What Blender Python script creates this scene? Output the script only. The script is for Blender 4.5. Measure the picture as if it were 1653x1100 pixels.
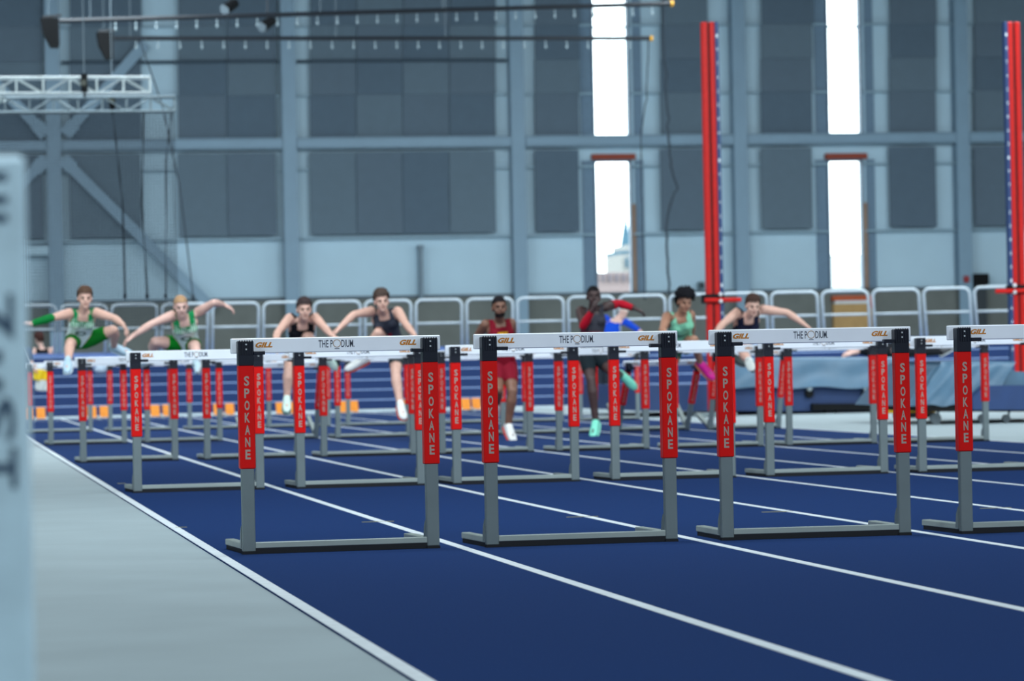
import bpy, bmesh, math, random
import numpy as np
from mathutils import Vector, Matrix
random.seed(7); np.random.seed(7)
for o in list(bpy.data.objects): bpy.data.objects.remove(o)
S = bpy.context.scene; C = S.collection

# ------------------------------------------------------------------ camera
IW, IH = 1653, 1100
FPX = 5651.7
CAM = np.array([-0.6816, -17.2909, 0.9141]); YAW, PIT, ROL = 0.16606, 0.00671, -0.01965
def _basis():
    f = np.array([math.sin(YAW)*math.cos(PIT), math.cos(YAW)*math.cos(PIT), math.sin(PIT)])
    r = np.array([math.cos(YAW), -math.sin(YAW), 0.0]); u = np.cross(r, f)
    c, s = math.cos(ROL), math.sin(ROL)
    return f, c*r+s*u, -s*r+c*u
CF, CR, CU = _basis()
cam = bpy.data.cameras.new('camera'); camo = bpy.data.objects.new('camera', cam); C.objects.link(camo)
M = Matrix([[CR[i], CU[i], -CF[i], CAM[i]] for i in range(3)] + [[0, 0, 0, 1]])
camo.matrix_world = M
cam.sensor_width = 36; cam.sensor_fit = 'HORIZONTAL'; cam.lens = FPX/IW*36
cam.clip_start = 0.3; cam.clip_end = 2000
cam.dof.use_dof = True; cam.dof.focus_distance = 17.3; cam.dof.aperture_fstop = 4.6
S.camera = camo
def ray(px, py): return CF + CR*(px-IW/2)/FPX - CU*(py-IH/2)/FPX
def at(px, py, Y):
    d = ray(px, py); return CAM + d*((Y-CAM[1])/d[1])
def gp(px, py, z=0.0):
    d = ray(px, py); return CAM + d*((z-CAM[2])/d[2])
def proj(X):
    d = np.asarray(X, float)-CAM; Z = d@CF
    return IW/2+FPX*(d@CR)/Z, IH/2-FPX*(d@CU)/Z

# ------------------------------------------------------------------ world, lights, exposure
W = bpy.data.worlds.new('world'); S.world = W; W.use_nodes = True
bg = W.node_tree.nodes['Background']; bg.inputs[0].default_value = (0.86, 0.95, 1.0, 1); bg.inputs[1].default_value = 6.0
S.view_settings.view_transform = 'Standard'; S.view_settings.look = 'None'
S.view_settings.exposure = 0.0; S.view_settings.gamma = 1.0; S.view_settings.use_curve_mapping = False
for lx in (-14, 2, 18, 34):
    for ly in (-16, 2, 20, 38, 56, 74):
        L = bpy.data.lights.new('high_bay_light', 'AREA'); L.shape = 'RECTANGLE'; L.size = 5; L.size_y = 5
        L.energy = 1350; L.color = (0.82, 0.94, 1.0)
        lo = bpy.data.objects.new('high_bay_light', L); C.objects.link(lo); lo.location = (lx, ly, 11.2); lo.rotation_euler = (math.radians(42 if ly < 30 else 22 if ly < 45 else 15), 0, 0)

# ------------------------------------------------------------------ helpers
def lin(c):
    return tuple(((v/255)/12.92 if v/255 <= .04045 else (((v/255)+.055)/1.055)**2.4) for v in c)
MATS = {}
def mat(name, rgb, rough=.6, metal=0, noise=None, spec=.5, bump=None):
    """rgb 0-255; noise=(scale, amount) mottles the colour; bump=(scale, strength)"""
    if name in MATS: return MATS[name]
    m = bpy.data.materials.new(name); m.use_nodes = True; nt = m.node_tree; b = nt.nodes['Principled BSDF']
    c = lin(rgb); b.inputs['Base Color'].default_value = (*c, 1); b.inputs['Roughness'].default_value = rough
    b.inputs['Metallic'].default_value = metal; b.inputs['Specular IOR Level'].default_value = spec
    n = noise or (12, .08)
    tc = nt.nodes.new('ShaderNodeTexCoord'); tx = nt.nodes.new('ShaderNodeTexNoise'); tx.inputs['Scale'].default_value = n[0]
    tx.inputs['Detail'].default_value = 4
    nt.links.new(tc.outputs['Object'], tx.inputs['Vector'])
    mr = nt.nodes.new('ShaderNodeMapRange'); mr.inputs[1].default_value = .3; mr.inputs[2].default_value = .7
    mr.inputs[3].default_value = 1-n[1]; mr.inputs[4].default_value = 1+n[1]
    nt.links.new(tx.outputs['Fac'], mr.inputs[0])
    vm = nt.nodes.new('ShaderNodeVectorMath'); vm.operation = 'SCALE'; vm.inputs[0].default_value = c
    nt.links.new(mr.outputs[0], vm.inputs['Scale']); nt.links.new(vm.outputs[0], b.inputs['Base Color'])
    if bump:
        t2 = nt.nodes.new('ShaderNodeTexNoise'); t2.inputs['Scale'].default_value = bump[0]
        nt.links.new(tc.outputs['Object'], t2.inputs['Vector'])
        bp = nt.nodes.new('ShaderNodeBump'); bp.inputs['Strength'].default_value = bump[1]
        nt.links.new(t2.outputs['Fac'], bp.inputs['Height']); nt.links.new(bp.outputs[0], b.inputs['Normal'])
    MATS[name] = m; return m
def attr_mat(name, rough=.7):
    if name in MATS: return MATS[name]
    m = bpy.data.materials.new(name); m.use_nodes = True; nt = m.node_tree; b = nt.nodes['Principled BSDF']
    a = nt.nodes.new('ShaderNodeAttribute'); a.attribute_name = 'Col'
    nt.links.new(a.outputs['Color'], b.inputs['Base Color']); b.inputs['Roughness'].default_value = rough; b.inputs['Specular IOR Level'].default_value = .12
    MATS[name] = m; return m

class MB:
    def __init__(s): s.v = []; s.f = []
    def add(s, v, f):
        n = len(s.v); s.v += [tuple(map(float, p)) for p in v]; s.f += [tuple(i+n for i in q) for q in f]; return s
    def box(s, x0, x1, y0, y1, z0, z1, b=0.0):
        if b <= 0:
            v = [(x, y, z) for x in (x0, x1) for y in (y0, y1) for z in (z0, z1)]
            return s.add(v, [(0,1,3,2),(4,6,7,5),(0,4,5,1),(2,3,7,6),(0,2,6,4),(1,5,7,3)])
        bm = bmesh.new(); bmesh.ops.create_cube(bm, size=1)
        bmesh.ops.scale(bm, vec=(x1-x0, y1-y0, z1-z0), verts=bm.verts)
        bmesh.ops.translate(bm, vec=((x0+x1)/2, (y0+y1)/2, (z0+z1)/2), verts=bm.verts)
        bmesh.ops.bevel(bm, geom=bm.edges[:], offset=b, segments=1, affect='EDGES')
        bm.verts.index_update()
        s.add([q.co for q in bm.verts], [[q.index for q in f.verts] for f in bm.faces]); bm.free(); return s
    def tube(s, pts, r, n=8, closed=False):
        pts = [Vector(p) for p in pts]; m = len(pts); rs = r if hasattr(r, '__len__') else [r]*m
        rings = []; up = None
        for i, p in enumerate(pts):
            a = pts[(i-1) % m] if (closed or i) else p; b = pts[(i+1) % m] if (closed or i < m-1) else p
            t = (b-a).normalized()
            if up is None:
                up = Vector((0, 0, 1)) if abs(t.z) < .9 else Vector((1, 0, 0))
            x = up.cross(t)
            if x.length < 1e-6: x = Vector((1, 0, 0)).cross(t)
            x.normalize(); y = t.cross(x); up = y
            rings.append([p+(x*math.cos(2*math.pi*k/n)+y*math.sin(2*math.pi*k/n))*rs[i] for k in range(n)])
        v = [q for g in rings for q in g]; f = []
        for i in range(m if closed else m-1):
            j = (i+1) % m
            for k in range(n): f.append((i*n+k, i*n+(k+1) % n, j*n+(k+1) % n, j*n+k))
        if not closed: f += [tuple(range(n))[::-1], tuple((m-1)*n+k for k in range(n))]
        return s.add(v, f)
    def bar(s, a, b, w, d, side=None):
        """rectangular bar from a to b; w across (along side), d the other way"""
        a, b = Vector(a), Vector(b); t = (b-a).normalized(); sd = Vector(side or (0, 1, 0))
        x = (sd-t*sd.dot(t)).normalized(); y = t.cross(x)
        v = []
        for p in (a, b):
            for i, j in ((-1,-1),(1,-1),(1,1),(-1,1)): v.append(p+x*i*w/2+y*j*d/2)
        return s.add(v, [(3,2,1,0),(4,5,6,7),(0,1,5,4),(1,2,6,5),(2,3,7,6),(3,0,4,7)])
    def ball(s, c, r, n=10, m=7, rot=None):
        r = r if hasattr(r, '__len__') else (r, r, r); c = Vector(c); v = []; f = []
        for i in range(m+1):
            th = math.pi*i/m
            for k in range(n):
                ph = 2*math.pi*k/n
                p = Vector((r[0]*math.sin(th)*math.cos(ph), r[1]*math.sin(th)*math.sin(ph), r[2]*math.cos(th)))
                if i in (0, m) and k: continue
                v.append(c+(rot @ p if rot else p))
        def ix(i, k): return 0 if i == 0 else (1+(m-1)*n if i == m else 1+(i-1)*n+k % n)
        for i in range(m):
            for k in range(n):
                q = [ix(i, k), ix(i+1, k), ix(i+1, k+1), ix(i, k+1)]
                q2 = []
                for t in q:
                    if t not in q2: q2.append(t)
                if len(q2) > 2: f.append(tuple(q2))
        return s.add(v, f)
    def prism(s, poly, d):
        """closed polygon (list of 3-D points) extruded by vector d"""
        n = len(poly); P = [Vector(p) for p in poly]; d = Vector(d)
        return s.add(P+[p+d for p in P], [tuple(range(n)), tuple(range(2*n-1, n-1, -1))]+[(i, i+n, (i+1) % n+n, (i+1) % n) for i in range(n)])
    def mesh(s, name, m, smooth=False):
        me = bpy.data.meshes.new(name); me.from_pydata(s.v, [], s.f); me.update()
        bm = bmesh.new(); bm.from_mesh(me); bmesh.ops.recalc_face_normals(bm, faces=bm.faces); bm.to_mesh(me); bm.free()
        if m: me.materials.append(m)
        if smooth:
            for p in me.polygons: p.use_smooth = True
        return me
    def build(s, name, m, parent=None, smooth=False, off=None):
        if off is not None: s.v = [(a-off[0], b-off[1], c-off[2]) for a, b, c in s.v]
        return put(name, s.mesh(name, m, smooth), parent)
def put(name, me, parent=None):
    o = bpy.data.objects.new(name, me); C.objects.link(o)
    if parent: o.parent = parent
    return o
def tag(o, label=None, cat=None, group=None, kind=None):
    for k, v in (('label', label), ('category', cat), ('group', group), ('kind', kind)):
        if v: o[k] = v
    return o
def thing(name, label, cat, loc=(0, 0, 0), group=None, rz=0):
    o = bpy.data.objects.new(name, None); C.objects.link(o); o.location = loc; o.rotation_euler = (0, 0, rz)
    o.empty_display_size = .1
    return tag(o, label, cat, group)
def copy_tree(o, parent=None):
    c = o.copy(); C.objects.link(c); c.parent = parent
    for ch in o.children: copy_tree(ch, c)
    return c
def text_mesh(body, w, h, m, shear=0.0, bold=0.0, thick=.0006):
    """flat lettering in the XZ plane facing -Y, centred, fitted to w x h"""
    cu = bpy.data.curves.new('txt', 'FONT'); cu.body = body; cu.shear = shear; cu.offset = bold; cu.resolution_u = 3
    cu.align_x = 'CENTER'
    o = bpy.data.objects.new('txt', cu); C.objects.link(o)
    dg = bpy.context.evaluated_depsgraph_get(); me = bpy.data.meshes.new_from_object(o.evaluated_get(dg))
    bpy.data.objects.remove(o)
    co = np.array([v.co for v in me.vertices]); lo, hi = co.min(0), co.max(0)
    for v in me.vertices:
        x = ((v.co.x-lo[0])/(hi[0]-lo[0])-.5)*w; z = ((v.co.y-lo[1])/(hi[1]-lo[1])-.5)*h
        v.co = (x, 0, z)
    me.materials.clear(); me.materials.append(m); return me
def merge_meshes(parts, name, m):
    mb = MB()
    for me, (dx, dy, dz) in parts:
        mb.add([(v.co.x+dx, v.co.y+dy, v.co.z+dz) for v in me.vertices], [tuple(p.vertices) for p in me.polygons])
    me = bpy.data.meshes.new(name); me.from_pydata(mb.v, [], mb.f); me.materials.append(m); return me

LW, X0, ROW = 1.22, 0.729, 9.14          # lane width, first lane line, hurdle spacing
def lane_x(l): return X0+(l+.5)*LW
NL = 8; XR = X0+NL*LW
WALL = 97.0

# ------------------------------------------------------------------ setting: floor, track, bank
m_floor = mat('grey_floor', (168, 182, 186), .55, noise=(1.3, .06), bump=(60, .05))
m_track = mat('blue_track', (30, 54, 100), .9, noise=(140, .22), bump=(160, .25), spec=.08)
m_line = mat('white_line', (225, 232, 236), .6)
m_tick = mat('tan_tick', (150, 145, 110), .7)
fl = MB().box(-30, 55, -30, WALL+.5, -.2, -.006).build('floor', m_floor); tag(fl, 'pale grey smooth sports hall floor', 'floor', kind='structure')
tr = MB().box(X0-.03, XR+.03, -28, 52.6, -.03, 0).build('running_track', m_track); tag(tr, 'dark blue sprint straight with white lane lines', 'track', kind='structure')
for k in range(NL+1):
    x = X0+k*LW; MB().box(x-.027, x+.027, -28, 52.6, -.002, .002).build('lane_line', m_line, tr)
MB().box(X0, XR, 50.26, 50.31, -.002, .0025).build('start_line', m_line, tr)
for px, py, w in ((610, 843, .19), (940, 835, .19), (1255, 827, .19), (292, 852, .07), (1607, 821, .19), (196, 781, .07)):
    g = gp(px, py); MB().box(g[0]-w/2, g[0]+w/2, g[1]-.012, g[1]+.012, -.002, .003).build('hash_mark', m_tick, tr)
# banked bend behind the start: circular arc
BX, BY, RI = 8.0, 33.6, 20.2; LB = .985; SL = math.radians(11.9)
def bank(r, a, dz=0.0):
    d = r-RI; return (BX+(RI+d*math.cos(SL))*math.sin(a), BY+(RI+d*math.cos(SL))*math.cos(a), .025+d*math.sin(SL)+dz)
def arc_strip(r0, r1, a0, a1, n, dz0, dz1):
    mb = MB(); v = []; f = []
    for i in range(n+1):
        a = a0+(a1-a0)*i/n
        v += [bank(r0, a, dz0), bank(r1, a, dz0), bank(r1, a, dz1), bank(r0, a, dz1)]
    for i in range(n):
        q = i*4
        for k in range(4): f.append((q+k, q+(k+1) % 4, q+4+(k+1) % 4, q+4+k))
    f += [(0,1,2,3), (n*4+3, n*4+2, n*4+1, n*4)]
    return mb.add(v, f)
A0, A1 = -.62, 1.0; RO = RI+6*LB+.35
m_bank = mat('bank_blue', (26, 47, 90), .85, noise=(40, .1), spec=.1)
bk = arc_strip(RI, RO, A0, A1, 60, -.06, 0).build('banked_track', m_bank); tag(bk, 'banked blue running bend with pale lane lines', 'track', kind='structure')
for k in range(1, 7):
    arc_strip(RI+k*LB-.045, RI+k*LB+.045, A0, A1, 60, -.001, .005).build('lane_line', mat('bank_line', (128, 152, 192), .7), bk)
m_kerb = mat('kerb_white', (196, 208, 214), .6)
kb = MB()
for i in range(60):
    a = A0+(A1-A0)*i/60; b = A0+(A1-A0)*(i+1)/60
    P = [(BX+r*math.sin(t), BY+r*math.cos(t)) for t in (a, b) for r in (RI-.12, RI+.02)]
    kb.add([(x, y, z) for x, y in P for z in (-.005, .045)], [(0,1,5,4),(1,3,7,5),(2,6,7,3),(0,4,6,2)])
kb.build('kerb', m_kerb, bk)
m_skirt = mat('bank_skirt', (120, 140, 165), .6)
sk = MB()
for i in range(60):
    a = A0+(A1-A0)*i/60; b = A0+(A1-A0)*(i+1)/60
    p, q = bank(RO, a), bank(RO, b); sk.add([p, q, (q[0], q[1], 0), (p[0], p[1], 0)], [(0,1,2,3)])
sk.build('skirt', m_skirt, bk)
arc_strip(RO-.3, RO, A0, A1, 60, 0, .02).build('edge_strip', mat('bank_edge', (70, 98, 158), .7), bk)

# guard rail panels along the top of the bank
m_rail = mat('rail_white', (205, 216, 222), .4, metal=0)
PW = 1.02; HR = 1.1; pitch = 1.145/RO
def rail_mesh():
    mb = MB(); r = .14; pts = [(-PW/2, 0, 0), (-PW/2, 0, HR-r)]
    for k in range(1, 6):
        t = math.pi/2*k/5; pts.append((-PW/2+r-r*math.cos(t), 0, HR-r+r*math.sin(t)))
    for k in range(0, 6):
        t = math.pi/2*k/5; pts.append((PW/2-r+r*math.sin(t), 0, HR-r+r*math.cos(t)))
    pts.append((PW/2, 0, 0))
    a = mb.tube(pts, .031, 8).mesh('frame', m_rail, True)
    b = MB().tube([(-PW/2, 0, HR*.52), (PW/2, 0, HR*.52)], .026, 8).mesh('mid_rail', m_rail, True)
    return a, b
RM = rail_mesh(); NRP = -1
ORD = 'first second third fourth fifth sixth seventh eighth ninth tenth eleventh twelfth thirteenth fourteenth fifteenth sixteenth seventeenth eighteenth nineteenth twentieth twenty-first twenty-second twenty-third twenty-fourth twenty-fifth'.split()
for i in range(-12, 20):
    a = i*pitch+.012; p = bank(RO-.1, a); x, y = proj((p[0], p[1], p[2]+.6))
    if x < -60 or x > IW+60: continue
    NRP += 1; t = thing('guard_rail_panel', 'white tubular guard rail panel on the banked bend, %s from the left' % ORD[NRP], 'railing', p, 'guard rail panels around the bend')
    t.rotation_euler = (Matrix.Rotation(-a, 3, 'Z') @ Matrix.Rotation(SL, 3, 'X')).to_euler()
    put('frame', RM[0], t); put('mid_rail', RM[1], t)

# ------------------------------------------------------------------ setting: walls and ceiling
m_wall = mat('wall_panel', (184, 211, 226), .6, noise=(.5, .05))
m_dark = mat('far_dark', (120, 135, 145), .8)
def wq(px, py, Y=WALL): return at(px, py, Y)
wx = lambda px: at(px, 300, WALL)[0]
wz = lambda py, px=830: at(px, py, WALL)[2]
Z_BEAM = 8.25
wins = []      # x0,x1,z0,z1
for (x0, x1, yt, yb) in ((957, 1018, -60, 228), (962, 1023, 259, 476), (1335, 1393, -60, 222), (1338, 1397, 258, 472)):
    a = at((x0+x1)/2, yb, WALL); b = at((x0+x1)/2, yt, WALL); wd = (x1-x0)/2*(a[1]-CAM[1])/FPX*1.01
    wins.append((a[0]-wd, a[0]+wd, a[2], b[2]))
xs = sorted({-30.0, 55.0, *[w[0] for w in wins], *[w[1] for w in wins]}); zs = sorted({3.15, 15.0, *[w[2] for w in wins], *[w[3] for w in wins]})
wb = MB()
for i in range(len(xs)-1):
    for j in range(len(zs)-1):
        cx, cz = (xs[i]+xs[i+1])/2, (zs[j]+zs[j+1])/2
        if any(w[0] < cx < w[1] and w[2] < cz < w[3] for w in wins): continue
        wb.box(xs[i], xs[i+1], WALL, WALL+.25, zs[j], zs[j+1])
wall = wb.build('wall_back', m_wall); tag(wall, 'pale blue grey metal wall with tall windows', 'wall', kind='structure')
m_cmu = mat('block_wall', (112, 116, 112), .85, noise=(2, .08))
lowz = [w[2] for w in wins if w[2] < 4]
cm = MB().box(-30, 55, WALL-.15, WALL+.25, 0, 3.15).build('wall_base', m_cmu); tag(cm, 'grey masonry base of the far wall', 'wall', kind='structure')
MB().box(-30, 55, WALL-.2, WALL+.2, 3.15, 3.24).build('ledge', mat('ledge', (80, 96, 108), .6), cm)
for nm, bx in (('wall_left', (-30.3, -30, -30, WALL)), ('wall_right', (55, 55.3, -30, WALL)), ('wall_front', (-30, 55, -30.3, -30))):
    o = MB().box(*bx, 0, 15).build(nm, m_dark); tag(o, 'plain grey side wall of the hall', 'wall', kind='structure')
o = MB().box(-30, 55, -30, WALL+.3, 15, 15.3).build('ceiling', mat('ceiling_dark', (60, 70, 78), .9)); tag(o, 'dark high ceiling of the hall', 'ceiling', kind='structure')
# windows
m_glass = bpy.data.materials.new('window_glass'); m_glass.use_nodes = True
nt = m_glass.node_tree; nt.nodes.clear()
go = nt.nodes.new('ShaderNodeOutputMaterial'); gt = nt.nodes.new('ShaderNodeBsdfTransparent'); gg = nt.nodes.new('ShaderNodeBsdfGlossy'); gm = nt.nodes.new('ShaderNodeMixShader')
gt.inputs[0].default_value = (.95, .98, .98, 1); gg.inputs['Roughness'].default_value = .05; gm.inputs[0].default_value = .06
nt.links.new(gt.outputs[0], gm.inputs[1]); nt.links.new(gg.outputs[0], gm.inputs[2]); nt.links.new(gm.outputs[0], go.inputs[0])
m_wframe = mat('window_frame', (92, 116, 138), .5)
m_rust = mat('rust_lintel', (150, 62, 40), .7)
for n, (x0, x1, z0, z1) in enumerate(wins, 1):
    fr = MB(); w = .05
    fr.box(x0-.02, x0+w, WALL-.08, WALL+.27, z0, z1); fr.box(x1-w, x1+.02, WALL-.08, WALL+.27, z0, z1)
    fr.box(x0, x1, WALL-.08, WALL+.27, z0-.02, z0+w)
    if z1 < 12: fr.box(x0, x1, WALL-.08, WALL+.27, z1-w, z1+.02)
    o = fr.build('window_%d' % n, m_wframe)
    tag(o, ['left upper tall bright window', 'left lower window with a church spire outside', 'right upper tall bright window', 'right lower tall bright window'][n-1], 'window', kind='structure')
    MB().box(x0, x1, WALL+.1, WALL+.115, z0, z1).build('pane', m_glass, o)
    if z0 > 6:
        zz = at(990, 44, WALL)[2]; MB().box(x0, x1, WALL, WALL+.12, zz-.03, zz+.03).build('mullion', m_wframe, o)
    else:
        MB().box(x0-.1, x1+.12, WALL-.28, WALL-.02, z1+.02, z1+.2).build('lintel', m_rust, o)
        MB().box(x1, x1+.1, WALL-.2, WALL-.02, z0, z0+3.0).build('side_trim', mat('trim_tan', (150, 120, 98), .7), o)
# frame strips beside the windows (flat blue jambs)
for (x0, x1, z0, z1) in wins:
    for xa, xb in ((x0-.42, x0-.04), (x1+.13, x1+.42)):
        MB().box(xa, xb, WALL-.06, WALL+.01, max(z0, 3.25), z1).build('jamb_panel', mat('jamb', (108, 134, 156), .6), wall)
# steel frame
m_steel = mat('frame_steel', (128, 156, 176), .5, noise=(1, .04))
def i_column(name, x, label, w=.46):
    t = thing(name, label, 'column', (x, WALL-.62, 0), 'steel columns of the far wall')
    MB().box(-w/2, w/2, 0, .03, 0, 15).build('front_flange', m_steel, t)
    MB().box(-.02, .02, .03, .5, 0, 15).build('web', m_steel, t)
    MB().box(-w/2, w/2, .5, .53, 0, 15).build('rear_flange', m_steel, t)
    return t
cols = [at(px, 300, WALL-.6)[0] for px in (88, 469, 838, 1197, 1556)]
names = ['steel wall column among the diagonal braces at the left', 'steel wall column behind the third and fourth runners from the left', 'steel wall column left of the bright windows', 'steel wall column between the two window bays', 'steel wall column right of the bright windows']
for x, lb in zip(cols, names): i_column('steel_column', x, lb)
allx = [cols[0]-7.63]+cols+[cols[-1]+7.63]
bn = ['at the far left behind the hanging truss', 'in the braced bay at the left', 'in the wide panelled bay', 'crossing the left window bay', 'crossing the right window bay', 'at the far right']
for i in range(6):
    a, b = allx[i]+.25, allx[i+1]-.25
    t = thing('wall_beam', 'horizontal steel beam '+bn[i], 'beam', ((a+b)/2, WALL-.5, Z_BEAM), 'steel beams of the far wall'); h = (b-a)/2
    MB().box(-h, h, -.12, .12, .16, .19).build('top_flange', m_steel, t); MB().box(-h, h, -.12, .12, -.19, -.16).build('bottom_flange', m_steel, t)
    MB().box(-h, h, -.02, .02, -.16, .16).build('web', m_steel, t)
    MB().box(-h, h, -.14, -.11, -.14, .14).build('face_plate', m_steel, t)
m_girt = mat('girt_steel', (140, 168, 184), .5)
for py in (42, 153, 271, 381):
    z = wz(py); e = [-30]
    for w in (wins[:1]+wins[2:3] if py < 240 else wins[1:2]+wins[3:]): e += [w[0]-.04, w[1]+.04]
    e.append(55)
    for a, b in zip(e[::2], e[1::2]): MB().box(a, b, WALL-.28, WALL-.02, z-.035, z+.035).build('girt', m_girt, wall)
# acoustic panels
m_ac = [mat('acoustic_%d' % k, c, .95, noise=(3, .03)) for k, c in enumerate(((98, 114, 128), (92, 109, 124), (103, 120, 133)))]
bays = [(-140, 70, 2), (112, 228, 1), (287, 446, 2), (500, 800, 4), (863, 935, 1), (1066, 1141, 1), (1228, 1311, 1), (1435, 1511, 1), (1572, 1700, 1)]
rows = [(-80, 42), (42, 98), (98, 152.5), (152.5, 236), (244, 376)]  # last row extended up behind the beam to stand in for its shadow
pc = 0
for (x0, x1, n) in bays:
    for (y0, y1) in rows:
        for k in range(n):
            a = at(x0+(x1-x0)*k/n, (y0+y1)/2, WALL-.3)[0]+.01; b = at(x0+(x1-x0)*(k+1)/n, (y0+y1)/2, WALL-.3)[0]-.01
            z1 = wz(y0); z0 = wz(y1)
            MB().box(a, b, WALL-.36+.01*(pc % 2), WALL-.29, z0+.004, z1-.004).build('acoustic_panel', m_ac[pc % 3], wall); pc += 1
# dark horizontal line across the panels
for a, b in ((cols[0]+.3, cols[1]-.3), (cols[1]+.3, cols[2]-.3)):
    z = wz(99); MB().tube([(a, WALL-.45, z), (b, WALL-.45, z)], .05, 8).build('dark_line', mat('line_dark', (60, 76, 90), .6), wall)
# braces
bi = 0
for (p, q, lb) in (((100, 256), (345, 500), 'steel brace sloping down to the right from the left column'), ((75, 256), (-60, 390), 'steel brace sloping down to the left behind the grey post'),
               ((104, 218), (235, 70), 'steel brace rising right behind the hanging truss'), ((74, 218), (-60, 80), 'steel brace rising left behind the hanging truss')):
    a, b = at(*p, WALL-.55), at(*q, WALL-.55); c = (a+b)/2
    t = thing('diagonal_brace', lb, 'brace', c, 'diagonal steel braces')
    MB().bar(a-c, b-c, .22, .34).build('tube', m_steel, t)
    e = (b-a)/np.linalg.norm(b-a); MB().bar(a-c, a-c+e*.5, .26, .44).build('gusset_plate', m_steel, t)
# small wall fittings
m_black = mat('black_plastic', (9, 11, 14), .7, spec=.2); m_red = mat('alarm_red', (150, 20, 30), .4)
def wall_item(name, label, cat, px, py, parts, off=.5):
    p = at(px, py, WALL-off); t = thing(name, label, cat, p)
    for nm, bx, m in parts: MB().box(*bx, b=.01).build(nm, m, t)
    return t
wall_item('fire_alarm', 'small red fire alarm on the wall above the leftmost runner', 'alarm', 98, 476, (('housing', (-.09, .09, -.05, .05, -.1, .1), m_red), ('strobe', (-.04, .04, -.08, -.05, -.05, .05), mat('strobe', (170, 60, 60), .3)), ('back_box', (-.07, .07, .05, .34, -.08, .08), m_steel)), .5)
wall_item('fire_alarm', 'small red fire alarm beside the black box at right', 'alarm', 1560, 451, (('housing', (-.09, .09, -.05, .05, -.11, .11), m_red), ('strobe', (-.04, .04, -.08, -.05, -.05, .05), MATS['strobe'])), .7)
wall_item('black_control_box', 'black control box with a dark cabinet below on the far right wall', 'box', 1583, 451, (('cabinet', (-.3, .28, -.05, .3, -.19, .19), m_black), ('stand_pipe', (-.2, .2, 0, .3, -1.9, -.19), mat('cabinet_dark', (44, 52, 58), .6))), .5)
wall_item('wall_pipe', 'thin grey vertical pipe on the wall between two runners', 'pipe', 680, 440, (('riser', (-.06, .06, -.05, .3, -.95, .85), mat('pipe_grey', (112, 132, 146), .5)), ('cap', (-.09, .09, -.08, .3, .78, .9), MATS['pipe_grey'])), .4)
wall_item('wall_socket_box', 'small dark junction box on the pale wall left of the red upright', 'box', 1133, 461, (('box', (-.08, .08, -.05, .35, -.12, .12), mat('sock', (84, 108, 116), .5)), ('plate', (-.05, .05, -.07, -.05, -.07, .07), m_black)), .4)
wall_item('light_duct', 'pale horizontal duct stub beside the left column', 'duct', 58, 405, (('duct_body', (-.62, .62, -.1, .4, -.14, .14), m_wall), ('collar', (.5, .6, -.13, .4, -.17, .17), m_steel)), .5)
wall_item('plywood_panel', 'tan plywood panel with an orange frame under the right window', 'panel', 1377, 512, (('sheet', (-.66, .66, -.03, .27, -.7, .45), mat('plywood', (190, 152, 100), .8, noise=(3, .1))), ('top_frame', (-.7, .7, -.06, .2, .55, .72), mat('orange_steel', (190, 84, 36), .6)), ('side_frame', (.5, .7, -.07, .2, .3, .6), MATS['orange_steel']), ('pale_strip', (-.62, .5, -.04, .2, .45, .55), MATS['white_line'])), .4)

# outside: church and houses seen through the window
m_spire = mat('spire_slate', (66, 96, 112), .9, spec=.1); m_brick = mat('far_brick', (136, 122, 122), .9, spec=.1); m_stone = mat('far_stone', (138, 138, 136), .9, spec=.1)
DY = 330
def far(px, py): return at(px, py, DY)
ch = thing('church', 'distant church with a blue grey pointed spire seen through the window', 'church', far(1010, 520))
cb = np.array(ch.location)
def spire(px, top, bot, hw, nm):
    a, b = far(px, top)-cb, far(px, bot)-cb; r = hw*(DY+17)/FPX
    v = [a]+[b+np.array((r*math.cos(t), r*math.sin(t), 0)) for t in [math.pi/4*k for k in range(8)]]
    MB().add(v, [(0, 1+k, 1+(k+1) % 8) for k in range(8)]+[tuple(range(1, 9))]).build(nm, m_spire, ch)
def fbox(x0, x1, y0, y1, nm, m, par, d=8):
    a = far(x0, y1)-cb; b = far(x1, y0)-cb; MB().box(a[0], b[0], -d/2, d/2, min(a[2], b[2]), max(a[2], b[2])).build(nm, m, par)
spire(1010, 340, 397, 9, 'spire'); spire(1024, 370, 400, 5, 'pinnacle')
fbox(1002, 1028, 397, 412, 'tower', m_stone, ch); fbox(994, 1034, 412, 607, 'nave', m_stone, ch); fbox(990, 1036, 407, 413, 'roof', m_spire, ch)
for k in range(4): fbox(997+k*8, 1000+k*8, 418, 434, 'window', m_spire, ch, 8.6)
DY = 300
hs = thing('brick_house', 'row of pale brick houses below the distant spire', 'building', far(995, 520))
hb = np.array(hs.location)
cb = hb; fbox(940, 1060, 440, 607, 'wall', m_brick, hs, 5)
for k in range(6): fbox(962+k*11, 967+k*11, 444, 456, 'window', mat('far_window', (90, 84, 92), .6), hs, 5.5)
h2 = thing('far_office_block', 'faint pale building low in the right window', 'building', far(1370, 520)); cb = np.array(h2.location)
fbox(1300, 1440, 412, 601, 'wall', mat('far_pale', (205, 210, 212), .9, spec=.1), h2, 5)
for k in range(3): fbox(1345+k*18, 1355+k*18, 425, 440, 'window', mat('far_window2', (170, 182, 190), .6), h2, 5.5)
gr = MB().box(-150, 200, WALL+1, 900, -.6, -.3).build('ground_outside', mat('outside_ground', (120, 122, 118), .9)); tag(gr, 'ground outside the hall', 'ground', kind='structure')

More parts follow.
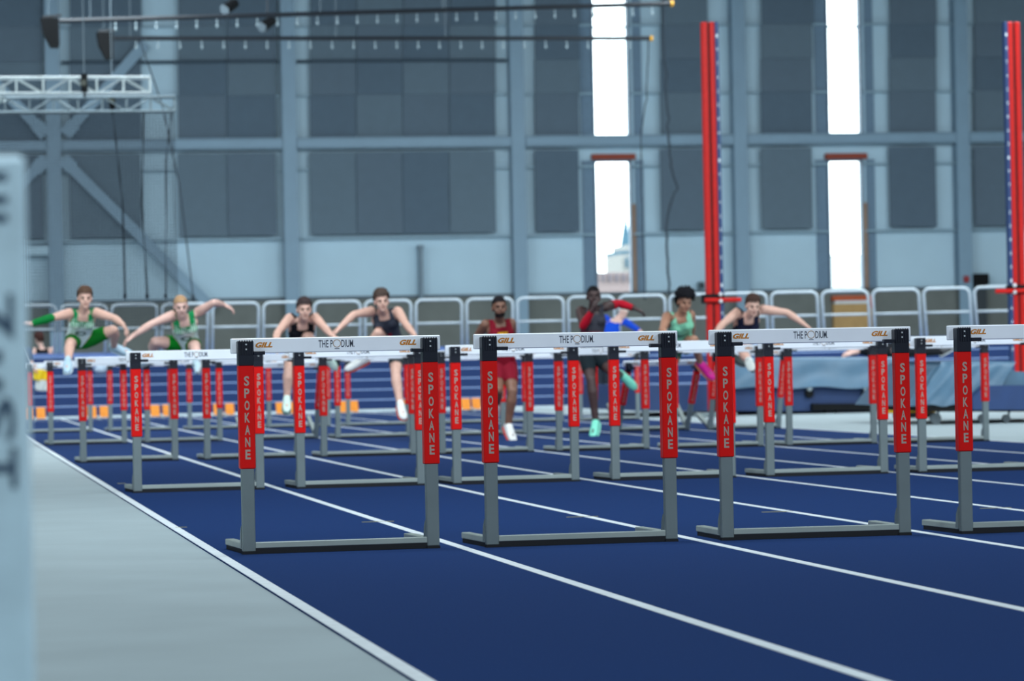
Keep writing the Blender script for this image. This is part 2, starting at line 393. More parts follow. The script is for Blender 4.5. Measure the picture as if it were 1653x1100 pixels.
# ------------------------------------------------------------------ hurdles
m_hgrey = mat('hurdle_grey', (118, 130, 132), .45, metal=.25, noise=(6, .05))
m_hbar = mat('hurdle_bar', (158, 168, 164), .45, metal=.15, noise=(6, .05))
m_hred = mat('hurdle_red', (214, 9, 4), .45, noise=(20, .03), spec=.25)
m_cap = mat('hurdle_cap', (14, 19, 34), .4)
m_board = mat('hurdle_board', (240, 244, 252), .3, noise=(9, .02))
m_gill = mat('print_orange', (196, 122, 26), .6); m_print = mat('print_grey', (70, 76, 92), .6); m_spk = mat('print_silver', (168, 146, 136), .6)
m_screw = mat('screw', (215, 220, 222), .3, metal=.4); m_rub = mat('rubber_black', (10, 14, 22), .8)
m_ring = mat('print_ring', (170, 140, 110), .6)
PS, BW, HH = .4653, .5306, 1.067
def hurdle_proto():
    t = thing('hurdle', '', 'hurdle')
    post = MB().box(-.0315, .0315, .002, .044, .012, 1.0, .004).mesh('post', m_hgrey)
    rub = MB().box(-.033, .033, 0, .05, 0, .013).mesh('rubber_pad', m_rub)
    slv = MB().box(-.039, .039, -.004, .05, .422, .934, .005).mesh('sleeve', m_hred)
    cp = MB().box(-.0385, .0385, -.006, .052, .93, 1.054, .004)
    for k in range(6): cp.box(-.034+k*.0125, -.029+k*.0125, -.010, -.004, .985, 1.056)
    cap = cp.mesh('cap', m_cap)
    scr = MB().tube([(0, -.013, 0), (0, -.004, 0)], .0045, 8).mesh('screw', m_screw)
    letters = []
    for k, chh in enumerate('SPOKANE'):
        letters.append((text_mesh(chh, .026, .048, m_spk, bold=.03), (0, -.0048, .856-k*.0605)))
    spk = merge_meshes(letters, 'lettering', m_spk)
    foot = MB().box(-.024, .024, .03, .60, .02, .052, .004).mesh('foot', m_hbar)
    fpad = MB().box(-.022, .022, .05, .58, 0, .021).mesh('foot_pad', m_rub)
    brk = MB().prism([(-.034, .044, .03), (-.034, .085, .03), (-.034, .075, .10), (-.034, .044, .14)], (.006, 0, 0)).mesh('bracket', m_hgrey)
    for s in (-1, 1):
        p = put('post', post, t); p.location = (s*PS, 0, 0); put('rubber_pad', rub, p)
        sl = put('sleeve', slv, t); sl.location = (s*PS, 0, 0); put('lettering', spk, sl)
        c = put('cap', cap, t); c.location = (s*PS, 0, 0)
        for z in (1.036, 1.012):
            q = put('screw', scr, c); q.location = (0, 0, z)
        f = put('foot', foot, t); f.location = (s*PS, 0, 0); put('foot_pad', fpad, f)
        b = put('bracket', brk, t); b.location = (s*PS, 0, 0)
        lv = MB().box(.036, .095, -.008, .03, .984, 1.003, .003)
        if s > 0: lv.v = [(-x, y, z) for x, y, z in lv.v]
        l = put('lever', lv.mesh('lever', m_cap), t); l.location = (s*PS, 0, 0)
    bd = put('board', MB().box(-BW, BW, .053, .078, .992, HH, .004).mesh('board', m_board), t)
    g = text_mesh('GILL', .086, .027, m_gill, shear=.35, bold=.05)
    for s in (-1, 1):
        q = put('lettering', g, bd); q.location = (s*.365, .0522, 1.033)
    a = text_mesh('THE P', .072, .037, m_print, bold=.012); b = text_mesh('DIUM.', .066, .037, m_print, bold=.012)
    q = put('lettering', merge_meshes([(a, (-.054, 0, 0)), (b, (.058, 0, 0)), (MB().box(-.012, .012, -.0006, 0, -.026, -.0225).mesh('u', m_print), (.003, 0, 0))], 'lettering', m_print), bd); q.location = (0, .0522, 1.033)
    rg = MB().tube([(.0185*math.cos(2*math.pi*k/20), 0, .0185*math.sin(2*math.pi*k/20)) for k in range(20)], .0017, 4, True).mesh('ring_mark', m_ring)
    q = put('ring_mark', rg, bd); q.location = (.003, .0522, 1.034)
    put('crossbar', MB().box(-PS+.03, PS-.03, .006, .04, .028, .058, .003).mesh('crossbar', m_hbar), t)
    put('shade_strip', MB().box(-PS+.03, PS-.03, .008, .038, .001, .029).mesh('shade_strip', m_rub), t)  # black strip standing in for the contact shadow under the crossbar
    return t
HP = hurdle_proto()
ROWN = ['nearest', 'second', 'third', 'fourth', 'farthest']; LN = ['leftmost', 'second', 'third', 'fourth', 'fifth', 'sixth', 'seventh', 'rightmost']
tilt = {(3, 2): 25, (3, 6): 34, (3, 7): 17}
tune = {(0, 0): (.003, 0, .0), (0, 2): (-.01, 0, -.06), (0, 3): (.015, 0, 0), (1, 1): (.012, 0, 0), (1, 2): (-.012, 0, 0), (2, 1): (.03, 0, 0)}
first = True
for r in range(5):
    for l in range(NL):
        dx, dy, da = tune.get((r, l), (random.uniform(-.01, .01) if r > 2 else 0, 0, 0))
        loc = (lane_x(l)+dx, r*ROW+dy, 0)
        x0 = proj((loc[0]-.5, loc[1], .9))[0]
        if x0 > IW+5: continue
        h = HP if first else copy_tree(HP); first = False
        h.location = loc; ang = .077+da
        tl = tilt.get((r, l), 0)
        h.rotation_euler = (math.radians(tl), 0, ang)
        ln = LN[l] if (r > 1 or l == 0) else LN[l]
        pos = 'in the leftmost lane' if l == 0 else ('in the %s lane' % ln if l == 7 else 'in the %s lane from the left' % ln)
        lb = 'red and grey hurdle with white board, %s row, %s' % (ROWN[r], pos)
        if tl: lb = 'hurdle knocked tilting forward, %s row, %s' % (ROWN[r], pos)
        tag(h, lb, 'hurdle', 'hurdles set out across the lanes')

# ------------------------------------------------------------------ starting blocks
m_pad = mat('block_orange', (250, 150, 40), .6); m_alu = mat('aluminium', (176, 186, 190), .35, metal=.5)
sb = thing('starting_block', '', 'starting block')
MB().box(-.03, .03, -.35, .45, .0, .05, .005).build('rail', m_alu, sb)
for s, yy in ((-1, -.1), (1, .15)):
    p = MB().prism([(s*.125-.085, yy, .03), (s*.125+.085, yy, .03), (s*.125+.085, yy+.11, .25), (s*.125-.085, yy+.11, .25)], (0, .03, 0)).build('foot_pedal', m_pad, sb)
    MB().bar((s*.06, yy+.12, .04), (s*.12, yy+.1, .18), .03, .03).build('strut', m_alu, p)
for l in range(NL):
    b = sb if l == 0 else copy_tree(sb); b.location = (lane_x(l)+.04, 50.9, 0.004)
    tag(b, 'starting block with orange foot pedals, '+('leftmost' if l == 0 else 'rightmost' if l == 7 else LN[l]+' from the left'), 'starting block', 'starting blocks behind the start line')

# ------------------------------------------------------------------ pole vault uprights and mats
m_ured = mat('upright_red', (196, 16, 8), .45, spec=.25); m_ublue = mat('upright_blue', (22, 52, 104), .5); m_slot = mat('slot_dark', (60, 8, 8), .6)
def upright(px, side, label):
    p = at(px, 600, 38.2); x, y = p[0], p[1]; H = at(px, 36, 38.2)[2]
    t = thing('vault_upright', label, 'upright', (x, y, 0), 'pole vault uprights')
    MB().box(-.3, .3, -.3, .3, 0, .06, .01).build('base', m_hgrey, t)
    MB().box(-.105, -.018, -.07, .07, .08, H, .01).build('column', m_ured, t); MB().box(.018, .105, -.07, .07, .08, H, .01).build('column', m_ured, t)
    MB().box(-.02, .02, -.03, .05, .08, H).build('slot', m_slot, t)
    pl = MB().box(side*.105 if side > 0 else -.165, .165 if side > 0 else -.105, -.08, .05, .3, H, .004).build('scale_plate', m_ublue, t)
    k = 0; z = 1.0
    while z < H-.1:
        n = text_mesh(str(int(z*100) % 100//10 or 5), .03, .055, m_line); q = put('scale_mark', n, pl); q.location = (side*.137, -.0812, z); z += .225; k += 1
    z = at(px, 485 if side > 0 else 470, 38.2)[2]
    c = MB().box(-.17, .17, -.12, .12, z-.05, z+.1, .01).build('slider', m_black, t)
    MB().tube([(-.16, -.12, z), (.44 if side > 0 else -.42, -.12, z)] if side > 0 else [(.3, -.12, z), (-.42, -.12, z)], .035, 8).build('bar_arm', m_ured, c)
    for dz in (.09, -.02):
        MB().ball((side*.1, -.14, z+dz), .035).build('knob', m_screw, c)
upright(1153, 1, 'tall red pole vault upright with blue scale beside the wall column')
upright(1646, -1, 'tall red pole vault upright with blue numbered scale at right edge')
m_navy = mat('mat_navy', (28, 56, 102), .6, noise=(4, .1), bump=(6, .15)); m_cover = mat('mat_cover', (80, 112, 136), .4, noise=(3, .1), bump=(5, .5))
m_wheel = mat('wheel_grey', (70, 80, 86), .5)
def pxp(pts, Y, off): return [at(x, y, Y)-off for x, y in pts]
YM = 39.0
mt = thing('landing_mat', 'large navy vault landing mat under a shiny blue grey cover', 'mat', at(1250, 668, YM)); mo = np.array(mt.location); mt.location.z = 0; mo[2] = 0
MB().prism(pxp([(1036, 622), (1460, 622), (1460, 664), (1036, 664)], YM, mo), (0, 5.5, 0)).build('mat_body', m_navy, mt)
def cover(x0, x1, yt, yb, Y, off, par, depth, nm='cover', sl=0):
    n = 36; v = []; f = []; rows_ = 9
    for j in range(rows_):
        for i in range(n+1):
            u = i/n; w = j/(rows_-1)
            yy = yt+(yb-yt)*w+1.8*math.sin(u*19+1)*w; p = at(x0+(x1-x0)*u-sl*w, yy, Y)-off
            p = p+np.array((0, -.10*w+.03*math.sin(u*9+w*3+2*math.sin(u*5))*math.sin(w*3)+.008*math.sin(u*23+w*5), 0)); v.append(p)
    for j in range(rows_-1):
        for i in range(n): a = j*(n+1)+i; f.append((a, a+1, a+n+2, a+n+1))
    b0 = len(v)
    for i in range(n+1):
        p = v[i]; v.append(p+np.array((0, depth, .02)))
    for i in range(n): f.append((i, b0+i, b0+i+1, i+1))
    mb = MB().add(v, f); return mb.build(nm, m_cover, par, True)
cover(1170, 1462, 577, 626, YM-.12, mo, mt, 5.6)
for px in (1305, 1396):
    p = at(px, 636, YM)-mo; k = MB().tube([p+np.array((0, -.09, 0)), p], .07, 10).build('strap_loop', m_black, mt); MB().ball(p+np.array((0, -.08, .09)), .05).build('ring', m_screw, k)
def trolley(px0, px1, y0, y1, Y, off, par, wheels, wy):
    tr_ = MB().prism(pxp([(px0, y0), (px1, y0), (px1, y1), (px0, y1)], Y, off), (0, 2.6, 0)).build('trolley', m_black, par)
    for px in wheels:
        p = at(px, wy, Y+.1); r = p[2]; c = p-off
        MB().tube([c+np.array((0, -.03, 0)), c+np.array((0, .03, 0))], r, 12).build('wheel', m_wheel, tr_)
        MB().bar(c+np.array((.03, .0, .0)), c+np.array((.05, 0, .14)), .03, .02).build('caster_fork', m_black, tr_)
trolley(1312, 1436, 652, 663, YM-.15, mo, mt, (1328, 1345), 667)
YF = 28.0
fm = thing('front_mat', 'draped front landing mat piece standing on a wheeled trolley', 'mat', at(1560, 690, YF)); fo = np.array(fm.location); fm.location.z = 0; fo[2] = 0
MB().prism(pxp([(1462, 656), (1506, 596), (1524, 584), (1612, 584), (1640, 600), (1760, 604), (1760, 658)], YF, fo), (0, 2.6, 0)).build('mat_body', m_cover, fm)
cover(1520, 1640, 584, 655, YF-.06, fo, fm, 2.5, 'cover', 44)
MB().prism(pxp([(1570, 642), (1592, 623), (1770, 621), (1770, 662), (1570, 662)], YF-.35, fo), (0, .3, 0)).build('side_bolster', m_navy, fm)
trolley(1500, 1770, 657, 665, YF-.3, fo, fm, (1510, 1586, 1624), 676)
yb = at(1476, 660, 33); t = thing('yellow_foam_tube', 'short yellow foam tube lying beside the trolley', 'tube', (yb[0], yb[1], 0)); z = at(1476, 659, 33)[2]
MB().tube([(-.45, 0, z), (.35, .1, z)], .075, 14).build('foam', mat('foam_yellow', (235, 180, 20), .7), t); MB().box(-.3, .3, -.05, .1, 0, z-.07).build('support', m_black, t)

# ------------------------------------------------------------------ overhead rigging
m_pipe = mat('pipe_black', (20, 26, 34), .5); m_truss = mat('truss_alu', (196, 206, 206), .3, metal=.35)
def truss(p0, p1, label, h=.3, m_truss=m_truss):
    a, b = Vector(p0), Vector(p1); t = thing('box_truss', label, 'truss', a, 'hanging box trusses'); d = b-a; n = int(d.length/.5); e = d/n
    side = Vector((-d.y, d.x, 0)).normalized()*h
    for s in (0, 1):
        for z in (0, h): MB().tube([side*s+Vector((0, 0, z)), d+side*s+Vector((0, 0, z))], .026, 8).build('chord', m_truss, t)
    for s in (0, 1):
        for k in range(n+1):
            MB().tube([side*s+e*k, side*s+e*k+Vector((0, 0, h))], .016, 6).build('upright_tube', m_truss, t)
            if k < n:
                u, w = (0, h) if k % 2 else (h, 0); MB().tube([side*s+e*k+Vector((0, 0, u)), side*s+e*(k+1)+Vector((0, 0, w))], .014, 6).build('diagonal', m_truss, t)
    return t
T1 = at(243, 150, 50); T2 = at(283, 179, 56)
truss((-6, 50, T1[2]+.02), (T1[0], 50, T1[2]), 'nearer hanging aluminium truss with a black hoist')
truss((-6, 56, T2[2]), (T2[0], 56, T2[2]), 'farther hanging aluminium truss carrying the net', .3, mat('truss_dull', (120, 134, 140), .4, metal=.3))
p = at(4, 165, 50); truss((p[0]+.05, 50.4, T1[2]-.1), (p[0]-.3, 55.6, T2[2]), 'short truss linking the two hanging trusses at left')
m_steelwire = mat('wire', (108, 122, 130), .5)
for px, py, Y, lb in ((136, 138, 50, 'black chain hoist on the nearer truss'), (182, 165, 56, 'black chain hoist on the farther truss')):
    p = at(px, py, Y); t = thing('chain_hoist', lb, 'hoist', p+np.array((0, .1 if px < 150 else .32, 0)), 'chain hoists')
    MB().box(-.06, .06, -.22, -.02, -.12, .22, .02).build('motor', m_black, t); MB().box(-.08, .04, -.25, -.2, -.02, .1, .01).build('cover', mat('hoist_dark', (40, 44, 30), .5), t)
    MB().tube([(0, -.1, .22), (0, -.1, 15-p[2])], .01, 6).build('chain', m_steelwire, t); MB().tube([(0, -.1, -.12), (.01, -.1, -.22)], .03, 6).build('hook', m_black, t)
m_clip = mat('clip_white', (150, 166, 172), .4)
def batten(a, b, label, n0, n1, y0):
    p, q = Vector(a), Vector(b); t = thing('curtain_batten', label, 'pipe', p, 'black overhead battens'); d = q-p
    MB().tube([(0, 0, 0), d], .05, 8).build('pipe', m_pipe, t)
    MB().tube([d*.999, d*1.004], .065, 8).build('end_cap', mat('cap_yellow', (220, 160, 40), .6), t)
    cl = MB().tube([(0, 0, 0), (0, -.01, -.1)], .014, 6); cl.ball((0, -.01, -.14), (.028, .028, .05), 8, 5); cl = cl.mesh('clip', m_clip, True)
    k = n0
    for i in range(n1):
        c = put('clip', cl, t); c.location = d*(n0+(1-n0)*i/n1)+Vector((0, -.02, -.06))
    for f in (.05, .42, .62, .95):
        MB().tube([d*f, d*f+Vector((0, 0, 15-p.z-d.z*f))], .007, 6).build('suspension_rod', m_steelwire, t)
batten(at(95, 34, 56), at(1083, 6, 56), 'upper black overhead batten with white clips', .09, 28, 0)
batten(at(165, 62, 63), at(1050, 62, 63), 'lower black overhead batten with white clips', .06, 24, 0)
MB_ = None
def speaker(px, py, Y, label):
    p = at(px, py, Y); t = thing('hanging_speaker', label, 'speaker', p, 'black hanging loudspeakers')
    h = .30
    MB().prism([(-.17, -.15, h), (.2, -.15, h), (.2, -.15, -h), (.03, -.15, -h), (-.12, -.15, 0)], (0, .4, 0)).build('cabinet', m_black, t)
    MB().box(.19, .215, -.1, .2, -h+.05, h-.02).build('grille', mat('grille', (60, 74, 86), .6), t)
    MB().bar((-.12, 0, h+.03), (.26, 0, h+.06), .06, .05).build('bracket', m_pipe, t)
    MB().tube([(0, .05, h), (0, .05, 15-p[2])], .007, 6).build('cable', m_steelwire, t)
speaker(79, 53, 55.5, 'black hanging loudspeaker at the far left')
speaker(168, 74, 62.5, 'black hanging loudspeaker left of the lower batten')
for px, py, lb in ((372, 10, 'black spotlight hanging above the upper batten'), (432, 38, 'black spotlight clamped between the two battens')):
    p = at(px, py, 58); t = thing('spotlight', lb, 'spotlight', p, 'black spotlights')
    MB().tube([(-.13, -.1, -.08), (.12, .1, .08)], [.13, .1], 12).build('housing', m_black, t); MB().tube([(-.14, -.11, -.085), (-.13, -.1, -.08)], .12, 12).build('lens', mat('lens_grey', (96, 108, 116), .3), t)
    MB().tube([(0, 0, .1), (0, 0, 15-p[2])], .014, 6).build('yoke_pole', m_pipe, t)
# cage net
m_net = mat('net_black', (34, 46, 56), .8)
nm = MB(); zt = T2[2]; xl, xr = -1.2, T2[0]
x = xl
while x < xr: nm.bar((x, 56.1, 1.75), (x, 56.1, zt), .014, .014); x += .065
z = 1.8
while z < zt: nm.bar((xl, 56.1, z), (xr, 56.1, z), .014, .014, (0, 0, 1)); z += .065
nt_ = nm.build('cage_net', m_net); tag(nt_, 'fine dark net hanging from the trusses at left', 'net', kind='stuff')
def rope(pts, Y, r, label, wig=0.0):
    P = [at(x, y, Y) for x, y in pts]; o = np.array(P[0]); t = thing('hanging_rope', label, 'rope', o, 'dark hanging net ropes')
    Q = []
    for i in range(len(P)-1):
        for k in range(6): Q.append(P[i]+(P[i+1]-P[i])*k/6-o)
    Q.append(P[-1]-o); Q = [q+np.array((random.uniform(-wig, wig), 0, 0)) for q in Q]
    MB().tube(Q, r, 6).build('rope', m_net, t); MB().ball(Q[-1], (r*2.2, r*2.2, r*4)).build('knot', m_net, t)
rope([(182, 180), (198, 330), (202, 478)], 56.3, .018, 'dark rope at the left of the hanging net')
rope([(232, 178), (229, 330), (238, 478)], 56.3, .018, 'dark rope near the middle of the hanging net')
rope([(278, 172), (268, 260), (268, 478)], 56.3, .016, 'dark rope at the right edge of the hanging net')
rope([(225, 62), (262, 170), (290, 300), (312, 480)], 63, .018, 'long slanting rope crossing beyond the net')
rope([(1066, -386), (1072, 60), (1078, 180), (1080, 250), (1092, 305), (1078, 345), (1076, 420), (1082, 480)], 64, .03, 'dark gathered net rope hanging left of the red upright', .03)
rope([(1046, 63), (1044, 160), (1036, 210), (1036, 330), (1042, 480)], 63, .016, 'thin dark rope hanging beside the left window', .02)

# ------------------------------------------------------------------ foreground sign post
SP = at(41, 250, -12.3); w = .36
sp = thing('sign_post', 'blurred pale grey post with dark sideways lettering at left edge', 'post', (SP[0]-w/2, -12.3, 0))
m_sign = mat('sign_pale', (190, 214, 226), .5)
bd = MB().box(-w/2, w/2, 0, .10, .02, SP[2], .008).build('panel', m_sign, sp); MB().box(-w/2-.1, w/2+.02, -.1, .25, 0, .025, .005).build('base_plate', m_hgrey, sp)
m_ink = mat('sign_ink', (62, 84, 106), .6)
def sign_letter(chh, px0, px1, y0, y1, bold=.02):
    a = at(px0, y1, -12.3); b = at(px1, y0, -12.3); wd, ht = b[2]-a[2], b[0]-a[0]
    me = text_mesh(chh, wd, ht, m_ink, bold=bold)
    q = put('lettering', me, bd); q.rotation_euler = (0, math.pi/2, 0); q.location = ((a[0]+b[0])/2-sp.location.x, -.001, (a[2]+b[2])/2)
sign_letter('7', -32, 21, 474, 550); sign_letter('u', -32, 3, 566, 632); sign_letter('S', -32, 24, 640, 716); sign_letter('T', -32, 27, 722, 790)
for yy in (285, 322, 352): sign_letter('I', -24, 12, yy-7, yy+7, .0)

# ------------------------------------------------------------------ people
fabric = attr_mat('fabric', .7)
SKIN = {'light': (214, 168, 150), 'tan': (168, 120, 96), 'brown': (122, 82, 64), 'dark': (66, 44, 42), 'pale': (222, 178, 164)}
def N(v): v = np.asarray(v, float); return v/(np.linalg.norm(v)+1e-9)
def cap_tube(mb, pts, rs, n=12):
    """closed round-ended limb through pts with radii rs"""
    P = [np.asarray(p, float) for p in pts]; d0 = N(P[0]-P[1]); d1 = N(P[-1]-P[-2])
    pp = [P[0]+d0*rs[0]*.9, P[0]+d0*rs[0]*.55]+P+[P[-1]+d1*rs[-1]*.55, P[-1]+d1*rs[-1]*.9]
    rr = [rs[0]*.35, rs[0]*.8]+list(rs)+[rs[-1]*.8, rs[-1]*.35]
    mb.tube([Vector(p) for p in pp], rr, n)
def person(label, Y0, J, skin='light', hair=(70, 50, 38), hair_h=.016, singlet=None, shorts=None, short_t=.5, shoes=(225, 230, 235), sole=(200, 205, 205),
           sleeves=(), sc=1.0, face=(-.03, -1, -.06), extra_cloth=(), group='hurdlers in mid race', cover_arms=None, cover_legs=None, gender_up=None, neckline=.9, sock=None, hz=.25, tank=True, beard=False):
    k = {}
    def solve(par, key, L):
        x, y, s = J[key]; b = at(x, y, par[1]); d = np.linalg.norm(b-par)
        if s == 0 or d >= L: return b
        return at(x, y, par[1]+s*math.sqrt(L*L-d*d))
    pel = at(J['pel'][0], J['pel'][1], Y0); neck = solve(pel, 'neck', .53*sc); head = solve(neck, 'head', .20*sc)
    for s in 'LR':
        x, y, dd = J['sh'+s]; k['sh'+s] = at(x, y, neck[1]+dd+.02)
        k['el'+s] = solve(k['sh'+s], 'el'+s, .31*sc); k['wr'+s] = solve(k['el'+s], 'wr'+s, .265*sc); k['ha'+s] = solve(k['wr'+s], 'ha'+s, .09*sc)
        x, y, dd = J['hi'+s]; k['hi'+s] = at(x, y, pel[1]+dd)
        k['kn'+s] = solve(k['hi'+s], 'kn'+s, .45*sc); k['an'+s] = solve(k['kn'+s], 'an'+s, .44*sc); k['to'+s] = solve(k['an'+s], 'to'+s, .19*sc)
    up = N(neck-pel); tl = np.linalg.norm(neck-pel); us = N(k['shR']-k['shL']); uh = N(k['hiR']-k['hiL'])
    um = N(us+uh); um = N(um-up*(um@up)); fw = N(np.cross(um, up))
    if fw@np.asarray(face) < 0: fw = -fw
    mb = MB(); prims = []
    # torso
    secs = [(-.16, .085, .075), (-.08, .145, .105), (.05, .162, .112), (.2, .15, .102), (.38, .138, .094), (.55, .152, .104), (.7, .168, .112), (.84, .17, .105), (.93, .13, .085), (1.0, .072, .064)]
    rings = []
    for h, rx, ry in secs:
        t = min(max(h, 0), 1); u = N(uh*(1-t)+us*t); u = N(u-up*(u@up)); f = N(np.cross(u, up)); f = f if f@fw > 0 else -f
        c = pel+up*tl*h
        rings.append([c+u*rx*sc*math.cos(a)+f*ry*sc*math.sin(a) for a in [2*math.pi*i/18 for i in range(18)]])
    v = [p for r_ in rings for p in r_]; f_ = []
    for i in range(len(rings)-1):
        for j in range(18): f_.append((i*18+j, i*18+(j+1) % 18, (i+1)*18+(j+1) % 18, (i+1)*18+j))
    f_ += [tuple(range(18))[::-1], tuple((len(rings)-1)*18+j for j in range(18))]; mb.add(v, f_)
    for s in 'LR':
        e = 1 if s == 'R' else -1
        cap_tube(mb, [neck-up*.06*sc, k['sh'+s]*.75+neck*.25-up*.01], [.06*sc, .05*sc])                  # shoulder girdle
        mb.ball(pel+up*tl*.74+um*e*.075*sc+fw*.075*sc, (.075*sc, .055*sc, .06*sc))
    def limb(lbl, pts, rs): cap_tube(mb, pts, rs); prims.append((lbl, np.asarray(pts[0]), np.asarray(pts[-1]), rs[0], rs[-1]))
    for s in 'LR':
        sh, el, wr, hi, kn, an = (k[q+s] for q in ('sh', 'el', 'wr', 'hi', 'kn', 'an'))
        limb('upper'+s, [sh, sh*.65+el*.35, sh*.3+el*.7, el], [.066*sc, .062*sc, .051*sc, .045*sc])
        limb('fore'+s, [el, el*.7+wr*.3, el*.3+wr*.7, wr], [.046*sc, .049*sc, .039*sc, .032*sc])
        limb('thigh'+s, [hi, hi*.65+kn*.35, hi*.3+kn*.7, kn], [.1*sc, .097*sc, .078*sc, .063*sc])
        bk_ = N(np.cross(np.cross(kn-hi, an-kn), an-kn)) if np.linalg.norm(np.cross(kn-hi, an-kn)) > .01 else np.zeros(3)
        limb('shin'+s, [kn, kn*.72+an*.28-bk_*.012, kn*.35+an*.65, an], [.06*sc, .066*sc, .05*sc, .04*sc])
        to = k['to'+s]; cap_tube(mb, [an, an*.5+to*.5, to], [.034*sc, .028*sc, .018*sc])
        # hand
        ha = k['ha'+s]; d = N(ha-wr); nrm = N(np.cross(d, [0, 1, 0.2])); lat = N(np.cross(d, nrm)); nn = np.cross(lat, d)
        curl = nn*(-1 if nn[2] > 0 else 1)
        for i, off in enumerate((-.03, -.01, .01, .03)):
            L = (.066, .08, .083, .064)[i]; b0 = wr+d*.095*sc+lat*off*sc*1.25
            cap_tube(mb, [wr+lat*off*.6*sc, b0], [.026*sc, .021*sc], 8)
            m1 = b0+d*L*.55*sc+curl*.012; m2 = m1+(d*.6+curl*.8)*L*.5*sc; cap_tube(mb, [b0, m1, m2], [.0155*sc, .0145*sc, .012*sc], 8)
        b0 = wr+d*.03*sc+lat*.03*sc; cap_tube(mb, [b0, b0+(d*.5+lat*.75)*.045*sc, b0+(d*.85+lat*.5)*.085*sc], [.02*sc, .0175*sc, .014*sc], 8)
    # head
    hu = N(head-neck+np.array((0, 0, .06))); hf = N(np.asarray(face, float)); hu = N(hu*.5+np.array((0, 0, .7))); hu = N(hu-hf*(hu@hf)); hl = np.cross(hf, hu)
    R3 = Matrix([[hl[i], hf[i], hu[i]] for i in range(3)]); hs_ = sc*1.05
    def hp(x, y, z): return head+(hl*x+hf*y+hu*z)*hs_
    limb('neck', [neck-up*.05*sc, hp(0, -.015, -.06)], [.062*sc, .056*sc])
    mb.ball(hp(0, -.012, .03), (.077*hs_, .098*hs_, .092*hs_), 16, 12, R3); mb.ball(hp(0, .028, -.05), (.058*hs_, .062*hs_, .075*hs_), 14, 10, R3)
    mb.ball(hp(0, .06, -.098), (.03*hs_, .026*hs_, .024*hs_), 10, 8, R3)
    cap_tube(mb, [hp(0, .084, .012), hp(0, .104, -.022)], [.011*hs_, .016*hs_], 8)
    mb.ball(hp(0, .082, .03), (.05*hs_, .014*hs_, .014*hs_), 10, 6, R3)
    for e in (-1, 1):
        mb.ball(hp(e*.079, -.008, -.01), (.012*hs_, .022*hs_, .034*hs_), 8, 6, R3); mb.ball(hp(e*.042, .062, -.03), (.026*hs_, .022*hs_, .022*hs_), 8, 6, R3)
    base = np.array((pel[0], pel[1], 0.0))
    feet = min(k['toL'][2], k['toR'][2]); base[2] = max(0, feet-.07)
    P = thing('person', label, 'person', base, group)
    raw = mb.mesh('raw', None); ro = bpy.data.objects.new('raw', raw); C.objects.link(ro)
    md = ro.modifiers.new('r', 'REMESH'); md.mode = 'VOXEL'; md.voxel_size = .0095; md.use_smooth_shade = True
    sm = ro.modifiers.new('s', 'SMOOTH'); sm.factor = .5; sm.iterations = 4
    dg = bpy.context.evaluated_depsgraph_get(); me = bpy.data.meshes.new_from_object(ro.evaluated_get(dg)); bpy.data.objects.remove(ro)
    nv = len(me.vertices); co = np.empty(nv*3); me.vertices.foreach_get('co', co); co = co.reshape(-1, 3)
    no = np.empty(nv*3); me.vertices.foreach_get('normal', no); no = no.reshape(-1, 3)
    # region of every vertex
    best = np.full(nv, 9.0); reg = np.zeros(nv, int); tt = np.zeros(nv); names_ = ['torso']+[p[0] for p in prims]+['head', 'foot']
    rel = co-pel; hh = rel@up/tl; uu = rel@um; ff = rel@fw
    rx = np.interp(hh, [s_[0] for s_ in secs], [s_[1] for s_ in secs])*sc; ry = np.interp(hh, [s_[0] for s_ in secs], [s_[2] for s_ in secs])*sc
    best = (np.sqrt((uu/rx)**2+(ff/ry)**2)-1)*ry+np.where((hh < -.16) | (hh > 1.02), .2, 0)
    for i, (lb, a, b, ra, rb) in enumerate(prims):
        d = b-a; t = np.clip((co-a)@d/(d@d), 0, 1); dist = np.linalg.norm(co-(a+t[:, None]*d), axis=1)-(ra+(rb-ra)*t)
        if lb.startswith('upper'): dist = dist+np.where(t < .02, .01, 0)
        q = dist < best; best[q] = dist[q]; reg[q] = i+1; tt[q] = t[q]
    lh = (co-head)/hs_; hx, hy, hz_ = lh@hl, lh@hf, lh@hu
    ish = (np.abs(hx) < .11) & (np.abs(hy) < .14) & (hz_ > -.11) & (hz_ < .16); ish &= ~np.isin(reg, [names_.index(q) for q in names_ if q[:4] in ('uppe', 'fore')])
    lab = np.array(names_)[reg]
    faces = [tuple(p.vertices) for p in me.polygons]; farr = faces
    def shell(name, sel, offs, color, parent=P, noise=0.0):
        keep = [f for f in faces if all(sel[i] for i in f)]
        if len(keep) < 6: return None
        ids = sorted({i for f in keep for i in f}); mp = {i: j for j, i in enumerate(ids)}; ids = np.array(ids)
        o_ = offs[ids] if hasattr(offs, '__len__') else np.full(len(ids), offs)
        if noise:
            q = co[ids]; o_ = o_+noise*np.abs(np.sin(q[:, 0]*170+q[:, 2]*60)*np.sin(q[:, 2]*190+q[:, 1]*90))
        vv = co[ids]+no[ids]*o_[:, None]-base
        m_ = bpy.data.meshes.new(name); m_.from_pydata([tuple(x) for x in vv], [], [tuple(mp[i] for i in f) for f in keep])
        at_ = m_.color_attributes.new('Col', 'FLOAT_COLOR', 'POINT')
        cols_ = np.ones((len(ids), 4))
        if callable(color): cols_[:, :3] = color(ids)
        else: cols_[:, :3] = lin(color)
        at_.data.foreach_set('color', cols_.ravel()); m_.materials.append(fabric)
        for p_ in m_.polygons: p_.use_smooth = True
        return put(name, m_, parent)
    body = bpy.data.meshes.new('body'); body.from_pydata([tuple(x) for x in co-base], [], faces)
